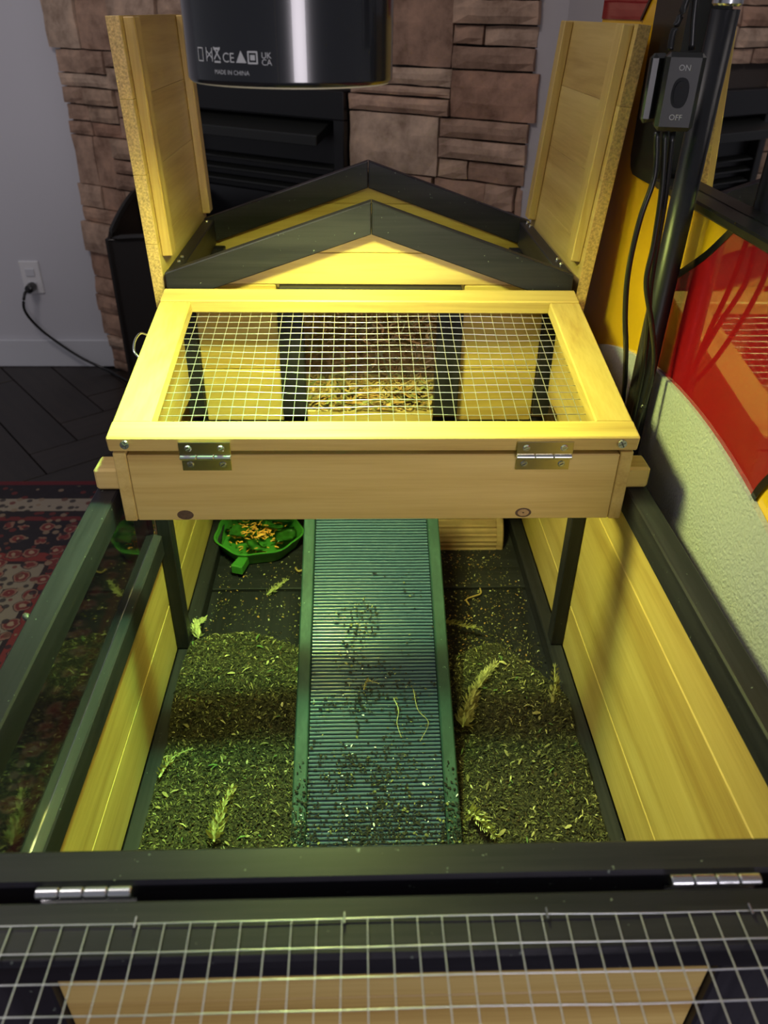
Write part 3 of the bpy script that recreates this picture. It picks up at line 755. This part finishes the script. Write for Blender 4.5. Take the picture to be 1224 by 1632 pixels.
# straw bedding inside the house
V, Fc, T = [], [], []
for i in range(3000):
    x = random.uniform(-0.235, 0.235); y = HY + 0.012 + 0.255*random.random()
    if i > 2200: x = random.uniform(-0.085, 0.085); y = HY + random.random()**1.3*0.06
    hh = 0.690 + 0.014*min(1, (y-HY)/0.03) + 0.10*max(0, (y-HY-0.05)/0.22)**1.2
    z = hh - 0.02*random.random()**2 + 0.004
    L = random.uniform(0.012, 0.05); w = random.uniform(0.0006, 0.0022); a = random.uniform(0, 2*math.pi); p_ = random.gauss(0, 0.25)
    curl = random.gauss(0, 1.1); d = Vector((math.cos(a), math.sin(a), 0)); b0 = len(V); c = Vector((x, y, z))
    tint = random.choice([(0.50, 0.34, 0.13), (0.60, 0.42, 0.18), (0.36, 0.25, 0.10), (0.30, 0.30, 0.11), (0.55, 0.30, 0.10)]); kk = random.uniform(0.6, 1.2)
    n = 5
    for k in range(n):
        t = (k/(n-1)-0.5)*L; an = curl*t/L
        pp = c + Vector((d.x*math.cos(an)-d.y*math.sin(an), d.x*math.sin(an)+d.y*math.cos(an), 0))*t + Vector((0, 0, math.sin(p_)*t + 0.008*abs(curl)*(0.25-(t/L)**2)*abs(t/L)*4))
        if pp.y < HY+0.006 and abs(pp.x) > 0.084: pp.y = HY+0.016
        pp.y = max(pp.y, HY-0.006); pp.x = max(-0.243, min(0.243, pp.x)); pp.z = max(pp.z, 0.672 if pp.y > HY+0.0145 else 0.690)
        sd = Vector((-d.y, d.x, random.uniform(-0.3, 0.3)))*w
        V += [tuple(pp-sd), tuple(pp+sd)]; T += [(tint[0]*kk, tint[1]*kk, tint[2]*kk, 1)]*2
    for k in range(n-1): Fc.append((b0+2*k, b0+2*k+1, b0+2*k+3, b0+2*k+2))
st = raw('straw_bedding', V, Fc, 'straw', None, T); tag(st, 'loose golden straw bedding heaped inside the house doorway', 'straw', kind='stuff')
# dried moss sprigs
def sprig(pts, label, mat='dry_moss', r=0.006, leaves=70, cat='sprig', name='moss_sprig'):
    path = spline(pts, 8); bm = bmesh.new(); st_ = min(1.0, r/0.007); bm_tube(bm, path, 0.0009, 5, radii=[0.0012*st_*(1-0.6*i/len(path)) for i in range(len(path))])
    n = len(path)
    for i in range(int(leaves*2.2)):
        u = random.random(); k = min(n-2, int(u*(n-1))); p = path[k].lerp(path[k+1], random.random()); t = (path[k+1]-path[k]).normalized()
        a = random.uniform(0, 2*math.pi); o = t.orthogonal(); o.rotate(Matrix.Rotation(a, 3, t))
        if o.z < -0.2: o.z = -o.z
        l = r*random.uniform(0.3, 1.35)*(1-0.5*u); tip = p + (o*0.8 + t*random.uniform(-0.1, 1.1))*l; sd = t.cross(o)*l*0.15
        m_ = p.lerp(tip, 0.5) + o*l*0.10
        vs = [bm.verts.new(q) for q in (p, m_+sd, tip, m_-sd)]; bm.faces.new(vs)
    ob = finish(bm, name, mat); tag(ob, label, cat, 'dried plant sprigs in the run'); return ob
F0, F1 = 0.3935, 0.3985
sprig([(-0.158, 0.932, F0+0.003), (-0.145, 0.945, F0+0.006), (-0.130, 0.966, F0+0.005)], 'pale moss sprig on bare floor just below the green bowl', 'dry_moss_pale', 0.007, 60)
sprig([(-0.236, 0.80, 0.428), (-0.243, 0.825, 0.430), (-0.236, 0.845, 0.424)], 'pale moss sprig in the back left corner of the soil', 'dry_moss_pale', 0.009, 80)
sprig([(-0.166, 0.485, 0.437), (-0.163, 0.515, 0.439), (-0.155, 0.548, 0.440)], 'pale upright moss sprig lying near the left foot of the ramp', 'dry_moss_pale', 0.009, 110)
sprig([(-0.238, 0.565, 0.437), (-0.228, 0.590, 0.439), (-0.208, 0.605, 0.437)], 'branching pale moss sprig beside the left yellow wall', 'dry_moss_pale', 0.007, 40)
sprig([(0.105, 0.628, 0.440), (0.117, 0.662, 0.443), (0.138, 0.70, 0.446), (0.160, 0.728, 0.446)], 'largest brown moss sprig lying along the right side of the ramp', 'dry_moss', 0.010, 190)
sprig([(0.222, 0.665, 0.432), (0.228, 0.69, 0.440), (0.232, 0.715, 0.452)], 'brown moss sprig standing against the right wall trim', 'dry_moss', 0.008, 70)
sprig([(0.098, 0.515, 0.438), (0.110, 0.500, 0.440), (0.122, 0.482, 0.438)], 'pale moss sprig at the right foot of the ramp', 'dry_moss_pale', 0.010, 80)
sprig([(0.108, 0.86, 0.402), (0.13, 0.845, 0.408), (0.158, 0.835, 0.408)], 'ragged brown sprig at the back edge of the right soil bed', 'dry_moss', 0.008, 80)
sprig([rp(0.022, 0.195, -0.002), rp(0.027, 0.18, 0.0), rp(0.025, 0.165, -0.001), rp(0.029, 0.15, -0.002)], 'thin pale curled sprig on the ramp mat', 'dry_moss_pale', 0.003, 22)
sprig([rp(0.045, 0.205, -0.002), rp(0.049, 0.18, 0.0), rp(0.060, 0.165, 0.0), rp(0.050, 0.145, -0.002)], 'brown twiggy sprig near the right edge of the ramp mat', 'dry_moss', 0.003, 26)
sprig([rp(-0.012, 0.205, -0.002), rp(-0.008, 0.215, 0.0), rp(0.006, 0.212, -0.001)], 'small tuft of moss in the middle of the ramp mat', 'dry_moss', 0.004, 30)
tw = tube('curled_twig', [(-0.118, 0.995, F1+0.002), (-0.113, 0.986, F1+0.002), (-0.105, 0.988, F1+0.003), (-0.098, 0.993, F1+0.002)], 0.0016, 'twig', curve=6)
tag(tw, 'small curled tan root lying between the green bowl and the ramp', 'twig')
t2 = tube('curled_twig', [(0.150, 0.905, F0+0.002), (0.148, 0.918, F0+0.003), (0.170, 0.93, F0+0.003), (0.172, 0.945, F0+0.002)], 0.0012, 'twig', curve=6)
tag(t2, 'thin bent twig on the crumb-strewn floor right of the ramp', 'twig')

# ------------ green leaf bowl with salad
bc = Vector((-0.183, 1.066, 0.397)); BR = 0.068
bw = thing('food_bowl', 'bright green leaf-shaped plastic bowl left of the ramp under the house', 'bowl', bc)
def bowl_r(a): 
    return BR*(1 + 0.035*math.cos(7*a+0.6) + 0.02*math.cos(3*a)) 
def bowl_shell(prof, name):
    bm = bmesh.new(); n = 72; rings = []
    for f, h in prof: rings.append([bm.verts.new((bc.x + bowl_r(2*math.pi*k/n)*f*math.cos(2*math.pi*k/n)*1.03, bc.y + bowl_r(2*math.pi*k/n)*f*math.sin(2*math.pi*k/n)*0.98, bc.z+h)) for k in range(n)])
    for a, b_ in zip(rings, rings[1:]):
        for k in range(n): bm.faces.new((a[k], a[(k+1) % n], b_[(k+1) % n], b_[k]))
    bm.faces.new(rings[0][::-1]); bm.faces.new(rings[-1])
    return finish(bm, name, 'bowl_green', bw, smooth=True)
o = bowl_shell([(0.80, 0.0), (0.86, 0.002), (0.97, 0.020), (1.02, 0.0245), (1.03, 0.027), (0.99, 0.0275), (0.95, 0.024), (0.86, 0.007), (0.80, 0.0055)], 'bowl_body'); o.data.set_sharp_from_angle(angle=math.radians(40))
bm = bmesh.new(); bm_box(bm, -0.0085, 0.0085, -0.018, 0.014, 0.006, 0.0225, 0.002)
for v in bm.verts:
    v.co.x *= 1.0 - v.co.y*9
    v.co.rotate(Matrix.Rotation(math.radians(-18), 3, 'Z')); v.co += Vector((bc.x-0.020, bc.y-0.0735, bc.z))
finish(bm, 'stem', 'bowl_green', bw)
def leaf(cx, cy, ang, L, tiltx, h, label):
    bm = bmesh.new(); n, m_ = 8, 4; g = []
    for i in range(n+1):
        u = i/n; w = L*0.33*math.sin(math.pi*min(1, u*0.96+0.03))**0.7; row = []
        for j in range(m_+1):
            q = j/m_*2-1
            row.append(Vector((L*(u-0.5), w*q, 0.004*abs(q)**1.5 + 0.004*math.sin(u*5+ang) + 0.0015*math.sin(q*5+u*9))))
        g.append(row)
    R_ = Matrix.Rotation(ang, 3, 'Z') @ Matrix.Rotation(tiltx, 3, 'X')
    G = [[bm.verts.new(R_ @ p + Vector((cx, cy, h))) for p in row] for row in g]
    for i in range(n):
        for j in range(m_): bm.faces.new((G[i][j], G[i+1][j], G[i+1][j+1], G[i][j+1]))
    bmesh.ops.solidify(bm, geom=list(bm.faces), thickness=0.0005)
    o = finish(bm, 'spinach_leaf', 'spinach', smooth=True); tag(o, label, 'leaf', 'salad leaves in the green bowl')
for k, (dx, dy, a, L, t_, h, lb) in enumerate([
    (-0.026, 0.000, 0.5, 0.046, 0.2, 0.024, 'bright spinach leaf lying left of the shredded carrot'),
    (-0.046, 0.020, 1.6, 0.034, -0.3, 0.023, 'dark spinach leaf at the left rim of the green bowl'),
    (0.000, -0.040, 2.6, 0.040, 0.3, 0.023, 'folded dark spinach leaf at the front of the green bowl'),
    (0.046, -0.012, 1.0, 0.050, 0.2, 0.024, 'large dark spinach leaf at the right rim of the green bowl'),
    (0.022, 0.010, 0.2, 0.036, -0.2, 0.026, 'dark spinach leaf right of the carrot heap in the green bowl'),
    (0.004, 0.036, 2.9, 0.048, 0.15, 0.026, 'spinach leaf behind the carrot heap in the green bowl'),
    (0.040, 0.036, 0.4, 0.046, -0.1, 0.023, 'spinach leaf in the back right of the green bowl'),
    (-0.028, 0.036, 2.2, 0.042, 0.2, 0.025, 'spinach leaf in the back left of the green bowl')]):
    leaf(bc.x+dx, bc.y+dy, a, L, t_, bc.z+h, lb)
bm = bmesh.new()
for i in range(170):
    a = random.uniform(0, 2*math.pi); rr = BR*0.78*math.sqrt(random.random()); 
    if random.random() < 0.5: x, y = random.gauss(-0.002, 0.020), random.gauss(0.006, 0.012)
    else: x, y = rr*math.cos(a), rr*math.sin(a)
    if x*x+y*y > (BR*0.82)**2: continue
    h = 0.010 + 0.019*random.random()*math.exp(-(x*x+y*y)/(0.05**2)) + 0.004
    p = bc + Vector((x, y, h)); an = random.gauss(0.2, 0.8); L = random.uniform(0.004, 0.011); d = Vector((math.cos(an), math.sin(an), random.uniform(-0.25, 0.25)))*L
    bm_tube(bm, [p-d*0.5, p+Vector((0, 0, 0.0008)), p+d*0.5], random.uniform(0.0007, 0.0013), 4)
o = finish(bm, 'shredded_carrot', 'carrot'); tag(o, 'shredded orange carrot scattered over the salad in the green bowl', 'carrot', kind='stuff')
# ------------ ridged clay hide under the house
bm = bmesh.new(); hx0, hx1 = 0.098, 0.224; hy, hz, hr = 1.108, 0.397, 0.060; n = 60; rows = []
for i in range(n+1):
    a = math.pi*i/n; r_ = hr + 0.0014*max(-0.6, math.cos(a*46))
    rows.append((a, r_))
secs = []
for xx, sc in ((hx0, 1.0), (hx0+0.003, 1.02), (hx1-0.012, 1.02), (hx1-0.0115, 1.0), (hx1-0.002, 1.05), (hx1, 1.0)):
    secs.append([bm.verts.new((xx, hy - (r_ if sc < 1.03 else hr)*sc*math.cos(a), hz + (r_ if sc < 1.03 else hr)*sc*math.sin(a)*0.95)) for a, r_ in rows])
for A_, B_ in zip(secs, secs[1:]):
    for k in range(n): bm.faces.new((A_[k], A_[k+1], B_[k+1], B_[k]))
bmesh.ops.solidify(bm, geom=list(bm.faces), thickness=0.006)
o = finish(bm, 'clay_hide', 'terracotta', smooth=True); o.data.set_sharp_from_angle(angle=math.radians(40))
tag(o, 'tan ridged half-round clay hide at the back right under the house', 'hide')

# ================================================================== GLOSSY ART PANEL ON THE RIGHT
PX = 0.314
ap = thing('art_panel', 'tall glossy yellow and red panel with black outlines and mirror, right of the enclosure', 'panel', (0.33, 0.7, 0))
prism('yellow_field', [(0.12, 0.0), (1.225, 0.0), (1.225, 1.62), (1.006, 1.62), (1.006, 0.9985), (0.12, 0.9985)], 'x', PX, PX+0.016, 'yellow_gloss', ap)
def arc_z(y): return 0.828 - 0.85 + math.sqrt(0.85**2 - (y-0.70)**2)
ys = [1.22 - 1.095*i/40 for i in range(41)]
prism('white_textured_arch', [(1.22, 0.0)] + [(y, arc_z(y)) for y in ys] + [(ys[-1], 0.0)], 'x', PX-0.0055, PX-0.0003, 'white_textured', ap, 0.002)
red = [tuple(p)[:2] for p in spline([(0.690, 0.9975, 0), (0.7347, 0.9618, 0), (0.7759, 0.9357, 0), (0.8120, 0.912, 0), (0.838, 0.875, 0), (0.846, 0.80, 0)], 6)]
low = [tuple(p)[:2] for p in spline([(0.546, 0.79, 0), (0.5345, 0.826, 0), (0.510, 0.856, 0), (0.45, 0.89, 0), (0.36, 0.915, 0), (0.13, 0.93, 0)], 6)]
bottom = [(y, arc_z(y)-0.012) for y in (0.846, 0.80, 0.74, 0.68, 0.62, 0.58)]
prism('red_field', red[:-1] + bottom + low + [(0.13, 0.9975)], 'x', PX-0.0015, PX-0.0002, 'red_gloss', ap)
prism('red_field', [(1.2235, 1.145), (1.2235, 1.60), (0.90+0.108, 1.60), (1.008, 1.185), (1.0525, 1.145)], 'x', PX-0.0015, PX-0.0002, 'red_gloss', ap)
def strip(path, w):
    L_, R__ = [], []
    for i, p in enumerate(path):
        a = Vector(path[max(0, i-1)]); b_ = Vector(path[min(len(path)-1, i+1)]); t = (b_-a).normalized(); nn = Vector((-t.y, t.x))
        L_.append(tuple(Vector(p)+nn*w/2)); R__.append(tuple(Vector(p)-nn*w/2))
    return L_ + R__[::-1]
prism('outline', strip(red, 0.0075), 'x', PX-0.0022, PX-0.0016, 'black_gloss', ap)
prism('outline', strip(low, 0.0075), 'x', PX-0.0022, PX-0.0016, 'black_gloss', ap)
prism('outline', strip([(1.008, 1.186), (1.053, 1.145)], 0.004), 'x', PX-0.0022, PX-0.0016, 'black_gloss', ap)
# mirror with black frame
def rounded(y0, y1, z0, z1, r, n=6):
    pts = []
    for cy, cz, a0 in ((y1-r, z0+r, -90), (y1-r, z1-r, 0), (y0+r, z1-r, 90), (y0+r, z0+r, 180)):
        for k in range(n+1):
            a = math.radians(a0 + 90*k/n); pts.append((cy+r*math.cos(a), cz+r*math.sin(a)))
    return pts
prism('frame_stile', rounded(0.905, 1.0055, 0.990, 1.60, 0.018), 'x', PX-0.002, PX+0.034, 'black_plastic', ap, 0.002)
prism('frame_rail', [(0.12, 0.990), (0.9045, 0.990), (0.9045, 0.9995), (0.12, 0.9995)], 'x', PX-0.003, PX+0.026, 'black_plastic', ap, 0.002)
prism('mirror_glass', [(0.12, 1.000), (0.9045, 1.000), (0.9045, 1.60), (0.12, 1.60)], 'x', PX+0.020, PX+0.025, 'mirror', ap)

# ================================================================== LAMP ON STAND
LC = Vector((-0.068, 0.70, 1.1035)); LR = 0.0795
lp = thing('heat_lamp', 'black cylinder basking lamp hanging from a tall pole stand over the enclosure', 'lamp', (0.293, 0.775, 0))
lathe('shade', [(LR-0.003, 0.0015), (LR-0.0012, 0.0), (LR, 0.002), (LR, 0.0035), (LR, 0.10), (LR, 0.198), (LR, 0.20), (LR-0.004, 0.208), (LR-0.02, 0.212), (0.02, 0.216), (0.018, 0.213), (LR-0.02, 0.209), (LR-0.006, 0.204), (LR-0.003, 0.20)], LC, 'black_paint', lp, 72, close=False)
lathe('inner_rim', [(LR-0.0034, 0.001), (LR-0.0030, -0.0012), (LR-0.0068, -0.0012), (LR-0.0072, 0.05), (LR-0.0034, 0.05), (LR-0.0034, 0.001)], LC, 'cream_rim', lp, 72, close=False)
lathe('diffuser', [(0.0, 0.039), (0.060, 0.039), (0.0715, 0.043), (0.060, 0.050), (0.0, 0.050)], LC, 'lamp_diffuser', lp, 48, close=False)
ca = math.atan2(-0.70, -0.017+0.068)            # direction from the lamp to the viewer side
def on_shade(dx, dz, off=0.0004):               # wrap flat lettering round the shade
    a = ca + dx/LR
    return (LC.x + (LR+off)*math.cos(a), LC.y + (LR+off)*math.sin(a), LC.z + dz)
def shade_text(body, size, ang, dz, nm='lettering'):
    vs, fs_ = text_mesh(body, size)
    raw(nm, [on_shade(ang*LR + v.x, dz + v.y) for v in vs], fs_, 'print_grey', lp)
def shade_poly(polys, ang, dz, nm='mark'):
    V, F_ = [], []
    for pl in polys:
        b0 = len(V); V += [on_shade(ang*LR + p[0], dz + p[1]) for p in pl]; F_.append(tuple(range(b0, b0+len(pl))))
    raw(nm, V, F_, 'print_grey', lp)
def bar(x0, y0, x1, y1, w):
    d = Vector((x1-x0, y1-y0)); n = Vector((-d.y, d.x)).normalized()*w/2
    return [(x0+n.x, y0+n.y), (x0-n.x, y0-n.y), (x1-n.x, y1-n.y), (x1+n.x, y1+n.y)]
U = 0.0074; Z0 = 0.0145
shade_text('UK', U*0.72, -0.21, Z0+U*0.42); shade_text('CA', U*0.72, -0.21, Z0-U*0.14)
shade_poly([bar(-.0036, 0, .0036, 0, .0011), bar(-.0036, .0068, .0036, .0068, .0011), bar(-.0032, 0, -.0032, .0068, .0011), bar(.0032, 0, .0032, .0068, .0011), [(-.0017, .0018), (.0017, .0018), (.0017, .005), (-.0017, .005)]], -0.335, Z0)
shade_poly([[(-.0040, 0), (.0040, 0), (0, .0075)]], -0.445, Z0)
shade_text('CE', U*1.15, -0.575, Z0)
shade_poly([bar(-.003, .0015, .003, .009, .001), bar(.003, .0015, -.003, .009, .001), bar(-.003, .008, .003, .008, .0014), bar(-.003, 0, .003, 0, .0012)], -0.70, Z0)
shade_poly([bar(-.003, 0, -.003, .0085, .0008), bar(.003, 0, .003, .0085, .0008), bar(-.003, .002, .003, .0065, .0008), bar(.003, .002, -.003, .0065, .0008)], -0.80, Z0)
shade_poly([bar(-.0032, 0, .0032, 0, .0008), bar(-.0032, .008, .0032, .008, .0008), bar(-.003, 0, -.003, .008, .0008), bar(.003, 0, .003, .008, .0008)], -0.93, Z0)
shade_text('MADE IN CHINA', 0.0040, -0.56, 0.0070)
V = []; 
for dz in np.linspace(0.003, 0.20, 12): V += [on_shade(-0.115*LR-0.0004, dz, 0.0003), on_shade(-0.115*LR+0.0004, dz, 0.0003)]
raw('seam', V, [(2*i, 2*i+1, 2*i+3, 2*i+2) for i in range(11)], 'cable_black', lp)
# the lamp's own light, set up inside the shade under the diffuser
L1 = area('lamp_light', LC + Vector((0, 0, 0.036)), (0, 0, 0), 0.115, 6.9, (0.90, 1.0, 0.25), 'DISK'); 
L2 = area('lamp_green_led', LC + Vector((-0.035, -0.02, 0.035)), (math.radians(-10), math.radians(12), 0), 0.03, 1.7, (0.25, 1.0, 0.35), 'DISK', math.radians(100))
for o in (L1, L2): ORIG[o.name] = Vector(o.location); attach(o, lp)
PXl, PYl = 0.293, 0.778
tube('pole', [(PXl, PYl+0.002, 0.015), (PXl, PYl, 0.80), (PXl, PYl-0.012, 1.155)], 0.0118, 'pole_black', lp, 20)
lathe('joint_collar', [(0.0105, 0.0), (0.0125, 0.002), (0.0125, 0.02), (0.0105, 0.022)], (PXl, PYl-0.013, 1.157), 'steel', lp, 20)
tube('upper_pole', [(PXl, PYl-0.013, 1.178), (PXl, PYl-0.013, 1.46), (PXl-0.02, PYl-0.015, 1.48), (0.0, 0.73, 1.485), (LC.x+0.02, LC.y, 1.48), (LC.x, LC.y, 1.46), (LC.x, LC.y, 1.316)], 0.009, 'black_paint', lp, 14)
lathe('base', [(0.12, 0.0), (0.12, 0.010), (0.11, 0.014), (0.02, 0.018)], (PXl-0.115, PYl, 0.0), 'black_paint', lp, 36)
# cables and inline switches
def cab(pts): tube('cable', pts, 0.0028, 'cable_black', lp, 8, curve=8)
cab([(0.2465, 0.745, 1.064), (0.2517, 0.745, 1.028), (0.2459, 0.745, 0.990), (0.2446, 0.747, 0.944), (0.2508, 0.752, 0.900), (0.2660, 0.765, 0.841), (0.285, 0.80, 0.76), (0.286, 0.81, 0.60)])
cab([(0.2537, 0.745, 1.064), (0.2608, 0.745, 1.018), (0.2635, 0.745, 0.968), (0.2635, 0.745, 0.932), (0.2786, 0.747, 0.888), (0.2894, 0.748, 0.848), (0.2887, 0.747, 0.806), (0.2845, 0.746, 0.775), (0.2855, 0.76, 0.60)])
cab([(0.2610, 0.746, 1.064), (0.2680, 0.750, 1.0), (0.2720, 0.755, 0.93), (0.2815, 0.760, 0.87), (0.2860, 0.765, 0.80), (0.2860, 0.775, 0.60)])
cab([(0.2449, 0.745, 1.1256), (0.2456, 0.747, 1.139), (0.252, 0.748, 1.1606), (0.262, 0.75, 1.22), (0.275, 0.752, 1.45)])
cab([(0.2629, 0.745, 1.1258), (0.2589, 0.747, 1.1608), (0.2585, 0.75, 1.22), (0.272, 0.755, 1.45)])
def switch(x0, x1, y, z0, z1, rot, full):
    c = Vector(((x0+x1)/2, y, (z0+z1)/2)); w, h = (x1-x0)/2, (z1-z0)/2
    Rm = Matrix.Rotation(rot, 3, 'Z')
    def T(v): return c + Rm @ Vector(v)
    bm = bmesh.new(); bm_box(bm, -w, w, -0.001, 0.020, -h, h, 0.0035)
    for v in bm.verts: v.co = T(v.co)
    body = finish(bm, 'switch_box', 'black_plastic', lp)
    if not full: return
    bm = bmesh.new(); pts = [(0.0068*math.copysign(abs(math.cos(a))**0.8, math.cos(a)), 0.0115*math.copysign(abs(math.sin(a))**0.9, math.sin(a))) for a in [2*math.pi*k/24 for k in range(24)]]
    for y0, y1, s in ((-0.0022, -0.0011, 1.0), (-0.0045, -0.0022, 0.78)):
        A_ = [bm.verts.new(T((p[0]*s, y0, p[1]*s))) for p in pts]; B_ = [bm.verts.new(T((p[0]*s, y1, p[1]*s))) for p in pts]
        bm.faces.new(A_); bm.faces.new(B_[::-1])
        for k in range(24): bm.faces.new((A_[k], B_[k], B_[(k+1) % 24], A_[(k+1) % 24]))
    finish(bm, 'rocker', 'black_gloss', body)
    for word, dz in (('ON', 0.0165), ('OFF', -0.0205)):
        vs, fs_ = text_mesh(word, 0.0062); raw('lettering', [tuple(T((v.x, -0.0014, v.y+dz))) for v in vs], fs_, 'print_grey', body)
switch(0.2405, 0.2725, 0.735, 1.0655, 1.1245, math.radians(-14), True)
switch(0.2295, 0.2385, 0.752, 1.070, 1.1230, math.radians(-50), False)
